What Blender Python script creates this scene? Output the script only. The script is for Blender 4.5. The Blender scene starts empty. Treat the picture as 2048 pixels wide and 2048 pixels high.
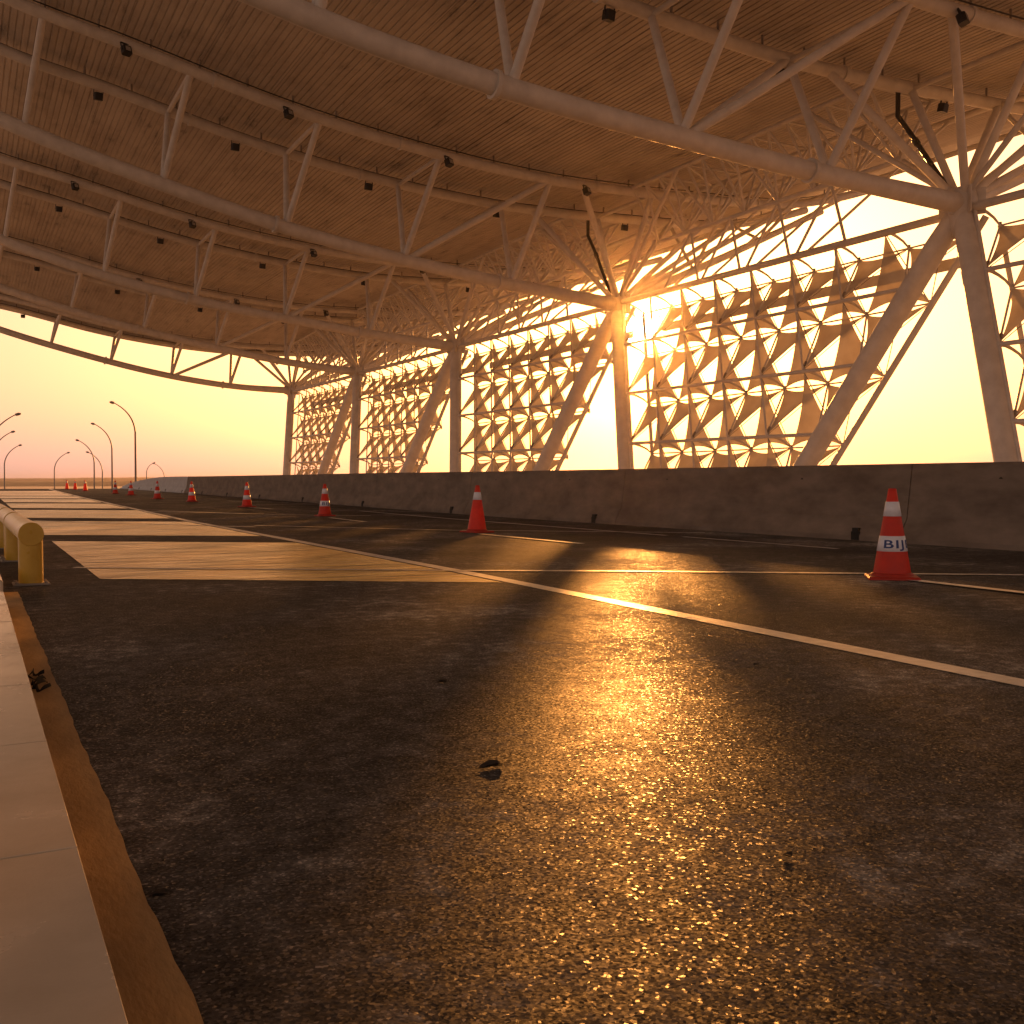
import bpy, math, random
from math import sin, cos, pi, radians, exp, atan2, sqrt
from mathutils import Vector, Matrix

random.seed(7)
scene = bpy.context.scene
col = scene.collection

# ------------------------------------------------------------------ helpers
class MB:
    """collects vertices and faces, builds ONE mesh object"""
    def __init__(s):
        s.v, s.f, s.sm = [], [], []
    def face(s, idx, smooth=False):
        s.f.append(tuple(idx)); s.sm.append(smooth)
    def quad(s, a, b, c, d, smooth=False):
        n = len(s.v); s.v += [tuple(a), tuple(b), tuple(c), tuple(d)]
        s.face((n, n+1, n+2, n+3), smooth)
    def poly(s, pts):
        n = len(s.v); s.v += [tuple(p) for p in pts]; s.face(range(n, n+len(pts)))
    def tube(s, pts, r, n=12, caps=True):
        pts = [Vector(p) for p in pts]
        rs = r if isinstance(r, (list, tuple)) else [r]*len(pts)
        up = None; rings = []
        for i, p in enumerate(pts):
            if i == 0: t = pts[1]-pts[0]
            elif i == len(pts)-1: t = pts[-1]-pts[-2]
            else: t = (pts[i+1]-p).normalized()+(p-pts[i-1]).normalized()
            t.normalize()
            if up is None:
                up = Vector((0,0,1)) if abs(t.z) < .9 else Vector((1,0,0))
            a = t.cross(up).normalized(); up = a.cross(t).normalized()
            k = len(s.v)
            for j in range(n):
                w = 2*pi*j/n
                q = p + (a*cos(w)+up*sin(w))*rs[i]
                s.v.append(tuple(q))
            rings.append(k)
        for i in range(len(rings)-1):
            for j in range(n):
                s.face((rings[i]+j, rings[i]+(j+1) % n, rings[i+1]+(j+1) % n, rings[i+1]+j), True)
        if caps:
            for k, rev in ((rings[0], True), (rings[-1], False)):
                b = len(s.v); s.v += [s.v[k+j] for j in range(n)]
                s.face([b+j for j in (reversed(range(n)) if rev else range(n))])
        return s
    def lathe(s, prof, c=(0,0,0), n=32, smooth=True, axis='z'):
        k0 = len(s.v)
        for (r, z) in prof:
            for j in range(n):
                w = 2*pi*j/n
                if axis == 'z': s.v.append((c[0]+r*cos(w), c[1]+r*sin(w), c[2]+z))
                else: s.v.append((c[0]+r*cos(w), c[1]+z, c[2]+r*sin(w)))
        for i in range(len(prof)-1):
            for j in range(n):
                a, b = k0+i*n+j, k0+i*n+(j+1) % n
                s.face((a, b, b+n, a+n), smooth)
        return s
    def box(s, lo, hi, M=None, bev=0.0):
        x0,y0,z0 = lo; x1,y1,z1 = hi
        if bev > 0:
            b = bev; n = len(s.v)
            # bevelled vertical-edge box with chamfered top
            oct_ = lambda i: [(x0+i+b,y0+i),(x1-i-b,y0+i),(x1-i,y0+i+b),(x1-i,y1-i-b),(x1-i-b,y1-i),(x0+i+b,y1-i),(x0+i,y1-i-b),(x0+i,y0+i+b)]
            L = [[(x,y,z0) for x,y in oct_(0)], [(x,y,z1-b) for x,y in oct_(0)], [(x,y,z1) for x,y in oct_(b)]]
            for ring in L:
                for p in ring: s.v.append(tuple(M@Vector(p)) if M else p)
            for i in range(2):
                for j in range(8):
                    s.face((n+i*8+j, n+i*8+(j+1) % 8, n+i*8+8+(j+1) % 8, n+i*8+8+j))
            s.face([n+16+j for j in range(8)]); s.face([n+7-j for j in range(8)])
            return s
        P = [(x0,y0,z0),(x1,y0,z0),(x1,y1,z0),(x0,y1,z0),(x0,y0,z1),(x1,y0,z1),(x1,y1,z1),(x0,y1,z1)]
        n = len(s.v)
        for p in P: s.v.append(tuple(M@Vector(p)) if M else p)
        for q in ((0,3,2,1),(4,5,6,7),(0,1,5,4),(1,2,6,5),(2,3,7,6),(3,0,4,7)): s.face([n+i for i in q])
        return s
    def build(s, name, mat, parent=None):
        me = bpy.data.meshes.new(name)
        me.from_pydata(s.v, [], s.f)
        me.polygons.foreach_set('use_smooth', s.sm)
        me.update()
        if mat: me.materials.append(mat)
        o = bpy.data.objects.new(name, me); col.objects.link(o)
        if parent: o.parent = parent; o.matrix_parent_inverse = parent.matrix_basis.inverted()
        return o

def tag(o, label=None, cat=None, group=None, kind=None):
    if label: o['label'] = label
    if cat: o['category'] = cat
    if group: o['group'] = group
    if kind: o['kind'] = kind
    return o
def empty(name, loc=(0,0,0), label=None, cat=None, group=None):
    o = bpy.data.objects.new(name, None); col.objects.link(o); o.location = loc
    o.empty_display_size = .2
    return tag(o, label, cat, group)
def copy_tree(o, parent=None):
    c = o.copy(); col.objects.link(c)
    if parent: c.parent = parent
    for ch in list(o.children): copy_tree(ch, c)
    return c
def bar(name, a, b, r, mat, parent, n=8):
    return MB().tube([a, b], r, n).build(name, mat, parent)
ORD = ['first','second','third','fourth','fifth','sixth','seventh','eighth','ninth','tenth','eleventh','twelfth','thirteenth','fourteenth','fifteenth','sixteenth','seventeenth','eighteenth']
def lerp(a, b, t): return a+(b-a)*t
def interp(tab, x):
    if x <= tab[0][0]:
        (x0,z0),(x1,z1) = tab[0], tab[1]
    elif x >= tab[-1][0]:
        (x0,z0),(x1,z1) = tab[-2], tab[-1]
    else:
        for (x0,z0),(x1,z1) in zip(tab, tab[1:]):
            if x0 <= x <= x1: break
    return z0+(z1-z0)*(x-x0)/(x1-x0)
def smooth_interp(tab, x):
    # Catmull-Rom on a monotone table
    n = len(tab)
    if x <= tab[0][0] or x >= tab[-1][0]: return interp(tab, x)
    i = max(j for j in range(n-1) if tab[j][0] <= x)
    p1, p2 = tab[i], tab[i+1]
    m = lambda j: ((tab[min(j+1,n-1)][1]-tab[max(j-1,0)][1])/(tab[min(j+1,n-1)][0]-tab[max(j-1,0)][0]))
    h = p2[0]-p1[0]; t = (x-p1[0])/h
    return ((2*t**3-3*t**2+1)*p1[1]+(t**3-2*t**2+t)*h*m(i)+(-2*t**3+3*t**2)*p2[1]+(t**3-t**2)*h*m(i+1))

# ------------------------------------------------------------------ camera
F, VPX, HY, CAMH = 2048., -80., 963.6, .8
pitch = -math.atan((1024-HY)/F)
yaw = math.atan((1024-VPX)/(F/cos(pitch)))
fw = Vector((sin(yaw)*cos(pitch), cos(yaw)*cos(pitch), sin(pitch)))
rt = Vector((cos(yaw), -sin(yaw), 0)); upv = rt.cross(fw)
CAM = Vector((0,0,CAMH))
cd = bpy.data.cameras.new('camera'); cam = bpy.data.objects.new('camera', cd); col.objects.link(cam)
cd.sensor_width = 36; cd.lens = 36*F/2048; cd.clip_start = .05; cd.clip_end = 12000
cam.location = CAM; cam.rotation_euler = fw.to_track_quat('-Z','Y').to_euler()
scene.camera = cam

def ray(px, py):
    return (rt*((px-1024)/F) - upv*((py-1024)/F) + fw)
G = [(-30,0),(20,0),(30,.04),(45,.09),(65,.14),(80,.18),(93,.20),(103,.12),(115,-.4),(130,-1.2),(150,-2.4),(200,-5.0),(260,-6.6),(420,-6.9)]
def g(y): return smooth_interp(G, y) if y > 20 else 0.0
def ground(px, py):
    d = ray(px, py); z = 0
    for _ in range(30):
        t = (z-CAM.z)/d.z; p = CAM+d*t; z = .6*z+.4*g(p.y)
    return p
def atdist(px, py, depth): return CAM+ray(px, py)*depth

# ------------------------------------------------------------------ materials
def nodes_mat(name):
    m = bpy.data.materials.new(name); m.use_nodes = True
    nt = m.node_tree
    return m, nt, nt.nodes['Principled BSDF']
def nn(nt, t, **kw):
    n = nt.nodes.new(t)
    for k, v in kw.items():
        if k.startswith('i_'):
            key = k[2:]; n.inputs[int(key) if key.isdigit() else key.replace('_',' ')].default_value = v
        else: setattr(n, k, v)
    return n
def ramp(nt, src, stops):
    r = nn(nt, 'ShaderNodeValToRGB'); nt.links.new(src, r.inputs[0])
    e = r.color_ramp.elements
    while len(e) < len(stops): e.new(.5)
    for el, (p, c) in zip(e, stops):
        el.position = p; el.color = (c[0],c[1],c[2],1) if not isinstance(c, (int,float)) else (c,c,c,1)
    return r.outputs[0]
def simple(name, c1, c2, scale=4., rough=.5, rough2=None, bump=0., bscale=60., spec=.5, stretch=None, metallic=0.):
    m, nt, b = nodes_mat(name)
    tc = nn(nt, 'ShaderNodeNewGeometry')
    src = tc.outputs['Position']
    if stretch:
        mp = nn(nt, 'ShaderNodeMapping'); mp.inputs['Scale'].default_value = stretch
        nt.links.new(src, mp.inputs[0]); src = mp.outputs[0]
    no = nn(nt, 'ShaderNodeTexNoise', i_Scale=scale, i_Detail=6., i_Roughness=.6)
    nt.links.new(src, no.inputs['Vector'])
    nt.links.new(ramp(nt, no.outputs[0], [(.3,c1),(.7,c2)]), b.inputs['Base Color'])
    b.inputs['Roughness'].default_value = rough
    if rough2 is not None:
        nt.links.new(ramp(nt, no.outputs[0], [(.3,rough),(.7,rough2)]), b.inputs['Roughness'])
    b.inputs['Specular IOR Level'].default_value = spec
    b.inputs['Metallic'].default_value = metallic
    if bump:
        n2 = nn(nt, 'ShaderNodeTexNoise', i_Scale=bscale, i_Detail=4.)
        nt.links.new(src, n2.inputs['Vector'])
        bp = nn(nt, 'ShaderNodeBump', i_Strength=.6, i_Distance=bump)
        nt.links.new(n2.outputs[0], bp.inputs['Height']); nt.links.new(bp.outputs[0], b.inputs['Normal'])
    return m
M = {}
M['steel'] = simple('painted_steel', (.55,.52,.49), (.70,.67,.63), 2.5, .42, .55)
M['steel_dark'] = simple('weathered_steel', (.22,.19,.165), (.32,.28,.24), 3., .5)
M['pipe'] = simple('dark_drain_pipe', (.03,.027,.025), (.05,.045,.04), 3., .35)
M['black'] = simple('black_housing', (.012,.012,.014), (.02,.02,.022), 8., .45)
M['lens'] = simple('lamp_glass', (.30,.30,.30), (.42,.41,.40), 30., .2)
M['pole'] = simple('galvanised_pole', (.16,.15,.14), (.22,.21,.20), 5., .5)
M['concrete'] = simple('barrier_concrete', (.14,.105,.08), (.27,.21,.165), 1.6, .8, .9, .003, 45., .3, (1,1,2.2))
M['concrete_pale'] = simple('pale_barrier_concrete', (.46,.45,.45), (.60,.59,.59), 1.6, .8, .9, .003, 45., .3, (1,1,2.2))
M['dark'] = simple('painted_recess_shade', (.015,.013,.011), (.03,.026,.022), 20., .9)  # near-black colour stands in for the shade inside the barrier holes
M['slab'] = simple('pavement_stone', (.60,.49,.36), (.74,.62,.48), 3.5, .18, .30, .0006, 130., .65)
M['gutter'] = simple('gutter_concrete', (.20,.13,.065), (.54,.35,.16), 4., .75, .85, .004, 90., .3, (1,.35,1))
M['white_paint'] = simple('road_paint', (.42,.39,.35), (.80,.77,.72), 9., .38, .5, .0015, 160., .5)
M['cone'] = simple('cone_plastic', (.62,.042,.022), (.90,.068,.03), 9., .36, .55)
def thin_plastic(m, col, f):
    nt = m.node_tree; t = nn(nt, 'ShaderNodeBsdfTranslucent'); t.inputs[0].default_value = (*col,1)
    mx = nn(nt, 'ShaderNodeMixShader', i_0=f); nt.links.new(nt.nodes['Principled BSDF'].outputs[0], mx.inputs[1]); nt.links.new(t.outputs[0], mx.inputs[2])
    nt.links.new(mx.outputs[0], nt.nodes['Material Output'].inputs[0])
thin_plastic(M['cone'], (.98,.13,.06), .45)
M['cone_base'] = simple('cone_rubber_base', (.34,.02,.01), (.5,.035,.018), 12., .5, .6)
M['band'] = simple('reflective_band', (.74,.73,.80), (.84,.83,.90), 30., .3, .4)
M['ink'] = simple('blue_lettering', (.008,.03,.16), (.012,.045,.22), 30., .45)
M['yellow'] = simple('yellow_enamel', (.50,.29,.025), (.60,.37,.05), 6., .26, .36)
M['pad_soil'] = simple('soil', (.42,.34,.26), (.58,.48,.38), .02, .95)
M['scrap'] = simple('black_plastic', (.010,.010,.010), (.02,.018,.016), 40., .85, spec=.15)
M['leaf'] = simple('dry_leaf', (.02,.014,.01), (.05,.035,.02), 60., .8)
M['hill'] = simple('hill_scrub', (.05,.06,.03), (.11,.11,.06), .05, .95)

def asphalt():
    m, nt, b = nodes_mat('asphalt')
    geo = nn(nt, 'ShaderNodeNewGeometry'); P = geo.outputs['Position']
    big = nn(nt, 'ShaderNodeTexNoise', i_Scale=.55, i_Detail=7., i_Roughness=.62); nt.links.new(P, big.inputs['Vector'])
    mid = nn(nt, 'ShaderNodeTexNoise', i_Scale=9., i_Detail=6., i_Roughness=.7); nt.links.new(P, mid.inputs['Vector'])
    mix = nn(nt, 'ShaderNodeMix', data_type='FLOAT'); mix.inputs[0].default_value = .45
    nt.links.new(big.outputs[0], mix.inputs[2]); nt.links.new(mid.outputs[0], mix.inputs[3])
    base = ramp(nt, mix.outputs[0], [(.34,(.030,.025,.022)),(.47,(.066,.055,.046)),(.55,(.125,.104,.088)),(.64,(.34,.295,.25))])
    # aggregate stones: a scatter of paler chips
    vor = nn(nt, 'ShaderNodeTexVoronoi', i_Scale=165.); nt.links.new(P, vor.inputs['Vector'])
    sep = nn(nt, 'ShaderNodeSeparateColor'); nt.links.new(vor.outputs['Color'], sep.inputs[0])
    chip = ramp(nt, sep.outputs[0], [(.0,.55),(.55,.9),(.86,1.15),(1.,2.6)])
    mul = nn(nt, 'ShaderNodeMix', data_type='RGBA', blend_type='MULTIPLY'); mul.inputs[0].default_value = .8
    nt.links.new(base, mul.inputs[6]); nt.links.new(chip, mul.inputs[7])
    nt.links.new(mul.outputs[2], b.inputs['Base Color'])
    rr = ramp(nt, mix.outputs[0], [(.36,.44),(.5,.56),(.62,.74)])
    gl = ramp(nt, sep.outputs[1], [(.0,1.),(.94,1.),(.975,.6)])
    rm = nn(nt, 'ShaderNodeMath', operation='MULTIPLY'); nt.links.new(rr, rm.inputs[0]); nt.links.new(gl, rm.inputs[1])
    nt.links.new(rm.outputs[0], b.inputs['Roughness'])
    b.inputs['Specular IOR Level'].default_value = .13
    # relief: every chip of aggregate lies at its own small tilt, over rolled unevenness
    sb = nn(nt, 'ShaderNodeVectorMath', operation='SUBTRACT'); sb.inputs[1].default_value = (.5,.5,.5); nt.links.new(vor.outputs['Color'], sb.inputs[0])
    sc = nn(nt, 'ShaderNodeVectorMath', operation='MULTIPLY'); sc.inputs[1].default_value = (.24,.24,0.); nt.links.new(sb.outputs[0], sc.inputs[0])
    ad = nn(nt, 'ShaderNodeVectorMath', operation='ADD'); nt.links.new(geo.outputs['Normal'], ad.inputs[0]); nt.links.new(sc.outputs[0], ad.inputs[1])
    nz = nn(nt, 'ShaderNodeVectorMath', operation='NORMALIZE'); nt.links.new(ad.outputs[0], nz.inputs[0])
    n3 = nn(nt, 'ShaderNodeTexNoise', i_Scale=110., i_Detail=4., i_Roughness=.6); nt.links.new(P, n3.inputs['Vector'])
    b1 = nn(nt, 'ShaderNodeBump', i_Strength=.6, i_Distance=.002); nt.links.new(n3.outputs[0], b1.inputs['Height']); nt.links.new(nz.outputs[0], b1.inputs['Normal'])
    n4 = nn(nt, 'ShaderNodeTexNoise', i_Scale=2.6, i_Detail=4.); nt.links.new(P, n4.inputs['Vector'])
    b2 = nn(nt, 'ShaderNodeBump', i_Strength=.4, i_Distance=.02); nt.links.new(n4.outputs[0], b2.inputs['Height'])
    nt.links.new(b1.outputs[0], b2.inputs['Normal'])
    nt.links.new(b2.outputs[0], b.inputs['Normal'])
    df = nn(nt, 'ShaderNodeBsdfDiffuse'); df.inputs['Roughness'].default_value = 1.
    nt.links.new(mul.outputs[2], df.inputs[0]); nt.links.new(b2.outputs[0], df.inputs['Normal'])
    mf = ramp(nt, sep.outputs[1], [(.0,.22),(.85,.30),(.965,.50)])
    ms = nn(nt, 'ShaderNodeMixShader'); nt.links.new(mf, ms.inputs[0]); nt.links.new(df.outputs[0], ms.inputs[1]); nt.links.new(b.outputs[0], ms.inputs[2])
    nt.links.new(ms.outputs[0], nt.nodes['Material Output'].inputs[0])
    return m
M['asphalt'] = asphalt()

def padmat():
    m, nt, b = nodes_mat('ochre_pad_coating')
    geo = nn(nt, 'ShaderNodeNewGeometry'); P = geo.outputs['Position']
    mp = nn(nt, 'ShaderNodeMapping'); mp.inputs['Rotation'].default_value = (0,0,radians(34)); mp.inputs['Scale'].default_value = (.5,5.5,1)
    nt.links.new(P, mp.inputs[0])
    no = nn(nt, 'ShaderNodeTexNoise', i_Scale=1.5, i_Detail=8., i_Roughness=.7); nt.links.new(mp.outputs[0], no.inputs['Vector'])
    nt.links.new(ramp(nt, no.outputs[0], [(.36,(.10,.06,.012)),(.45,(.38,.24,.05)),(.54,(.72,.50,.11)),(.66,(.86,.66,.22))]), b.inputs['Base Color'])
    nt.links.new(ramp(nt, no.outputs[0], [(.35,.42),(.6,.24)]), b.inputs['Roughness'])
    b.inputs['Specular IOR Level'].default_value = .28
    bp = nn(nt, 'ShaderNodeBump', i_Strength=.6, i_Distance=.012); nt.links.new(no.outputs[0], bp.inputs['Height'])
    nt.links.new(bp.outputs[0], b.inputs['Normal'])
    return m
M['pad'] = padmat()

def deckmat():
    m, nt, b = nodes_mat('roof_deck_sheet')
    geo = nn(nt, 'ShaderNodeNewGeometry'); P = geo.outputs['Position']
    no = nn(nt, 'ShaderNodeTexNoise', i_Scale=.35, i_Detail=7., i_Roughness=.65); nt.links.new(P, no.inputs['Vector'])
    mp = nn(nt, 'ShaderNodeMapping'); mp.inputs['Scale'].default_value = (3.5,.18,1)
    nt.links.new(P, mp.inputs[0])
    st = nn(nt, 'ShaderNodeTexNoise', i_Scale=1., i_Detail=5.); nt.links.new(mp.outputs[0], st.inputs['Vector'])
    mix = nn(nt, 'ShaderNodeMix', data_type='FLOAT'); mix.inputs[0].default_value = .35
    nt.links.new(no.outputs[0], mix.inputs[2]); nt.links.new(st.outputs[0], mix.inputs[3])
    nt.links.new(ramp(nt, mix.outputs[0], [(.3,(.33,.28,.24)),(.46,(.50,.45,.40)),(.7,(.64,.59,.53))]), b.inputs['Base Color'])
    b.inputs['Roughness'].default_value = .55
    s2 = nn(nt, 'ShaderNodeMapping'); s2.inputs['Scale'].default_value = (2.2,.45,1); nt.links.new(P, s2.inputs[0])
    sm = nn(nt, 'ShaderNodeTexNoise', i_Scale=.9, i_Detail=8., i_Roughness=.72); nt.links.new(s2.outputs[0], sm.inputs['Vector'])
    sx2 = nn(nt, 'ShaderNodeSeparateXYZ'); nt.links.new(P, sx2.inputs[0])
    wv = nn(nt, 'ShaderNodeMath', operation='MODULO', i_1=2.4); nt.links.new(sx2.outputs[0], wv.inputs[0])
    wa = nn(nt, 'ShaderNodeMath', operation='ABSOLUTE'); nt.links.new(wv.outputs[0], wa.inputs[0])
    seam = ramp(nt, wa.outputs[0], [(.0,.55),(.02,.62),(.03,1.)])
    stn = ramp(nt, sm.outputs[0], [(.28,.30),(.40,.85),(.5,1.)])
    m1 = nn(nt, 'ShaderNodeMix', data_type='RGBA', blend_type='MULTIPLY'); m1.inputs[0].default_value = 1; nt.links.new(seam, m1.inputs[6]); nt.links.new(stn, m1.inputs[7])
    m2 = nn(nt, 'ShaderNodeMix', data_type='RGBA', blend_type='MULTIPLY'); m2.inputs[0].default_value = 1
    src = b.inputs['Base Color'].links[0].from_socket; nt.links.new(src, m2.inputs[6]); nt.links.new(m1.outputs[2], m2.inputs[7])
    nt.links.new(m2.outputs[2], b.inputs['Base Color'])
    return m
M['deck'] = deckmat()

def sailmat():
    m, nt, b = nodes_mat('sail_membrane')
    out = nt.nodes['Material Output']
    geo = nn(nt, 'ShaderNodeNewGeometry')
    no = nn(nt, 'ShaderNodeTexNoise', i_Scale=1.6, i_Detail=5.); nt.links.new(geo.outputs['Position'], no.inputs['Vector'])
    c = ramp(nt, no.outputs[0], [(.3,(.60,.55,.48)),(.7,(.73,.69,.62))])
    d = nn(nt, 'ShaderNodeBsdfDiffuse'); t = nn(nt, 'ShaderNodeBsdfTranslucent')
    nt.links.new(c, d.inputs[0]); nt.links.new(c, t.inputs[0])
    mx = nn(nt, 'ShaderNodeMixShader', i_0=.60)
    nt.links.new(d.outputs[0], mx.inputs[1]); nt.links.new(t.outputs[0], mx.inputs[2])
    nt.links.new(mx.outputs[0], out.inputs[0])
    nt.nodes.remove(b)
    return m
M['sail'] = sailmat()

# ------------------------------------------------------------------ setting: road, pavement, terrain
def strip(name, mat, left, right, y0, y1, dy=1.0, dz=0.0):
    """sheet between x=left(y) and x=right(y) that follows the road's vertical profile"""
    m = MB(); n = max(1, int(math.ceil((y1-y0)/dy)))
    for i in range(n+1):
        y = lerp(y0, y1, i/n); z = g(y)+dz
        m.v += [(left(y), y, z), (right(y), y, z)]
    for i in range(n): m.face((2*i, 2*i+1, 2*i+3, 2*i+2), True)
    return m.build(name, mat)
def bend(y): return 0 if y < 100 else .0016*(y-100)**2
kerb_x = lambda y: .170+.0088*y+bend(y)
asph_x = lambda y: .289+.0085*y+bend(y)

road = strip('road', M['asphalt'], lambda y: asph_x(y)-.12, lambda y: 13.2+bend(y)*1.0, -25, 420, 1.5)
tag(road, kind='structure')
# terrain far below the viaduct, out to the horizon
t = MB(); t.quad((-4200,-4200,-7.5),(4200,-4200,-7.5),(4200,4200,-7.5),(-4200,4200,-7.5))
tag(t.build('terrain', M['pad_soil']), kind='structure')
# viaduct slab edge under the barrier
vs = MB()
for i in range(60):
    y0, y1 = -25+i*3.0, -25+(i+1)*3.0
    for (a, b_) in ((y0, y1),):
        z0, z1 = g(a)-.006, g(b_)-.006
        vs.quad((13.2,a,z0-1.4),(13.2,b_,z1-1.4),(13.2,b_,z1),(13.2,a,z0))
        vs.quad((-16,a,z0-1.4),(-16,b_,z1-1.4),(13.2,b_,z1-1.4),(13.2,a,z0-1.4))
tag(vs.build('road_deck_edge', M['concrete']), kind='structure')
# gutter strip with a ragged asphalt edge
gm = MB(); N = 220
for i in range(N+1):
    y = lerp(-6, 8.2, i/N)
    j = .0025*sin(y*5.1)+.002*sin(y*23.7+1)+random.uniform(-.0015,.0015)
    gm.v += [(kerb_x(y)-.03, y, .0045), (asph_x(y)+j, y, .0045)]
for i in range(N): gm.face((2*i,2*i+1,2*i+3,2*i+2))
tag(gm.build('gutter_strip', M['gutter']), kind='structure')
# pavement slabs: joints where the photo shows them
jts = [-6,-4.9,-3.9,-2.9,-1.9,-.9,.1,1.12,2.11,3.02,3.90,4.8,5.7,6.5,7.27]
pv = MB()
for a, b_ in zip(jts, jts[1:]):
    kx0, kx1 = kerb_x(a), kerb_x(b_)
    for (xa, xb) in ((-1.0,None),(-2.0,-1.0),(-3.0,-2.0)):
        x1a = kx0 if xb is None else xb-.004; x1b = kx1 if xb is None else xb-.004
        x0 = xa+.004; dz = random.uniform(-.0015,.0015)+.1; e = .003; c = .0012
        y0, y1 = a+e, b_-e
        top = [(x0+c,y0+c,dz),(x1a-c,y0+c,dz),(x1b-c,y1-c,dz),(x0+c,y1-c,dz)]
        mid = [(x0,y0,dz-c),(x1a,y0,dz-c),(x1b,y1,dz-c),(x0,y1,dz-c)]
        bot = [(p[0],p[1],-.01) for p in mid]
        k = len(pv.v); pv.v += top+mid+bot
        pv.face((k,k+1,k+2,k+3))
        for L in (0,4):
            for q in range(4): pv.face((k+L+4+q, k+L+4+(q+1) % 4, k+L+(q+1) % 4, k+L+q))
sidewalk = pv.build('sidewalk', M['slab']); tag(sidewalk, kind='structure')
bed = MB(); bed.box((-16,-12,-.1),(-3.0,120,.1)); bed.box((-3.0,7.9,-.1),(.12,60,.1)); bed.box((-3.0,-12,-.1),(.1,7.9,.02))
tag(bed.build('pavement_base', M['slab']), kind='structure')
isl = MB(); isl.box((-3.0,7.95,-.05),(.255,9.9,.115), bev=.012)
tag(isl.build('kerb_ramp_slab', M['slab']), kind='structure')

# ------------------------------------------------------------------ road markings
def marking(name, pts, w, dz=.004, mat=None, wear=.0):
    m = MB(); P = []
    for (a, b_) in zip(pts, pts[1:]):
        n = max(1, int(Vector((b_[0]-a[0], b_[1]-a[1])).length/.6))
        P += [(lerp(a[0],b_[0],i/n), lerp(a[1],b_[1],i/n)) for i in range(n)]
    P.append(pts[-1])
    for i, p in enumerate(P):
        a, b_ = P[max(i-1,0)], P[min(i+1,len(P)-1)]
        d = Vector((b_[0]-a[0], b_[1]-a[1])).normalized(); nrm = Vector((-d.y, d.x))
        ww = w*.5*(1+random.uniform(-wear,wear))
        z = g(p[1])+dz
        m.v += [(p[0]+nrm.x*ww, p[1]+nrm.y*ww, z), (p[0]-nrm.x*ww, p[1]-nrm.y*ww, z)]
    for i in range(len(P)-1): m.face((2*i,2*i+1,2*i+3,2*i+2))
    o = m.build(name, mat or M['white_paint']); tag(o, kind='structure'); return o
U = 1.06   # picks below were made on a 1932 px view of the photograph
gp = lambda x, y: ground(x*U, y*U)
lane = [(3.60,-3),(3.70,2.6),(3.78,4.6),(3.88,7.1),(3.92,8.5),(4.00,15),(4.10,22),(4.35,33),(4.75,48),(5.4,66),(6.4,92)]
marking('lane_line', lane, .135, .0035, wear=.05)
for pts in ([(480,992),(850,1001),(1150,1004),(1330,1006)], [(300,964),(480,970)],
            [(140,1072),(480,1075),(850,1077.5),(1150,1078.5),(1400,1081),(1660,1083.5),(1932,1086)],
            [(60,982.5),(300,990),(480,995)], [(283,965.5),(590,972.5),(700,973.5)], [(430,945.6),(545,948.5)]):
    marking('cross_line', [tuple(gp(*p)[:2]) for p in pts], .10 if pts[0][1] > 980 else .12, .0075, wear=.12)
# edge line and dashes
e = [(9.4,26),(9.3,18.5),(9.24,12.3)]
marking('edge_line', e, .10); marking('edge_line', [(9.24,11.9),(9.2,8.9)], .10)
for (x0,y0,x1,y1) in ((1700,1094,1990,1127),(905,1008.5,1098,1027),(622,977.5,690,985.5),(470,958,515,961)):
    a, b_ = gp(x0,y0), gp(x1,y1); marking('lane_dash', [tuple(a[:2]), tuple(b_[:2])], .11, .0110)
# ochre coated pads across the drop-off lane, skewed like the photo's
for k in range(9):
    y0 = 9.0+k*7.85; L = 6.0
    xl = lambda y: 1.0+.012*(y-9); xr = lambda y: interp([(q,p) for p,q in lane], y)-.11
    m = MB(); nx, ny = 10, 8
    sk = 1.85
    for i in range(ny+1):
        for j in range(nx+1):
            s = j/nx; yl = y0+L*i/ny
            y = yl-sk*s; x = lerp(xl(y), xr(y), s)
            m.v.append((x, y, g(y)+.0038))
    for i in range(ny):
        for j in range(nx):
            a = i*(nx+1)+j; m.face((a,a+1,a+nx+2,a+nx+1))
    tag(m.build('painted_pad', M['pad']), kind='structure')

# ------------------------------------------------------------------ concrete barrier
BX = [(-30,10.75),(20,10.80),(35,10.95),(50,11.25),(65,11.65),(80,12.0),(96,12.3)]
bx = lambda y: smooth_interp(BX, y)
btop = lambda y: smooth_interp([(-30,1.04),(10,1.05),(25,1.05),(40,1.01),(55,.99),(72,.98),(80,.84),(87,.62),(96,.22)], y)
prof = lambda h: [(0,0),(0,.075),(.14,.33*min(1,h)),(.23,h-.03),(.26,h),(.44,h),(.47,h-.03),(.56,.33*min(1,h)),(.70,.075),(.70,0)]
SEG = 6.6; y = 9.35-4*SEG; segs = []
while y < 93:
    segs.append((y, min(y+SEG, 95.))); y += SEG
def barrier_place(i):
    # counted from the right edge of the picture
    k = i-3
    if k == 0: return 'grey concrete barrier segment at the right edge behind the nearest traffic cone'
    return None
blabels = {3:'shaded concrete barrier segment at the right edge, behind the nearest cone',
 4:'shaded concrete barrier segment left of the nearest cone, below the widest sail screen',
 5:'grey concrete barrier segment under the sun, right of the single-banded cone',
 6:'grey concrete barrier segment directly behind the single-banded cone',
 7:'grey concrete barrier segment between the single-banded cone and the third cone',
 8:'grey concrete barrier segment just right of the third cone from the right',
 9:'grey concrete barrier segment directly behind the third cone from the right'}
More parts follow.
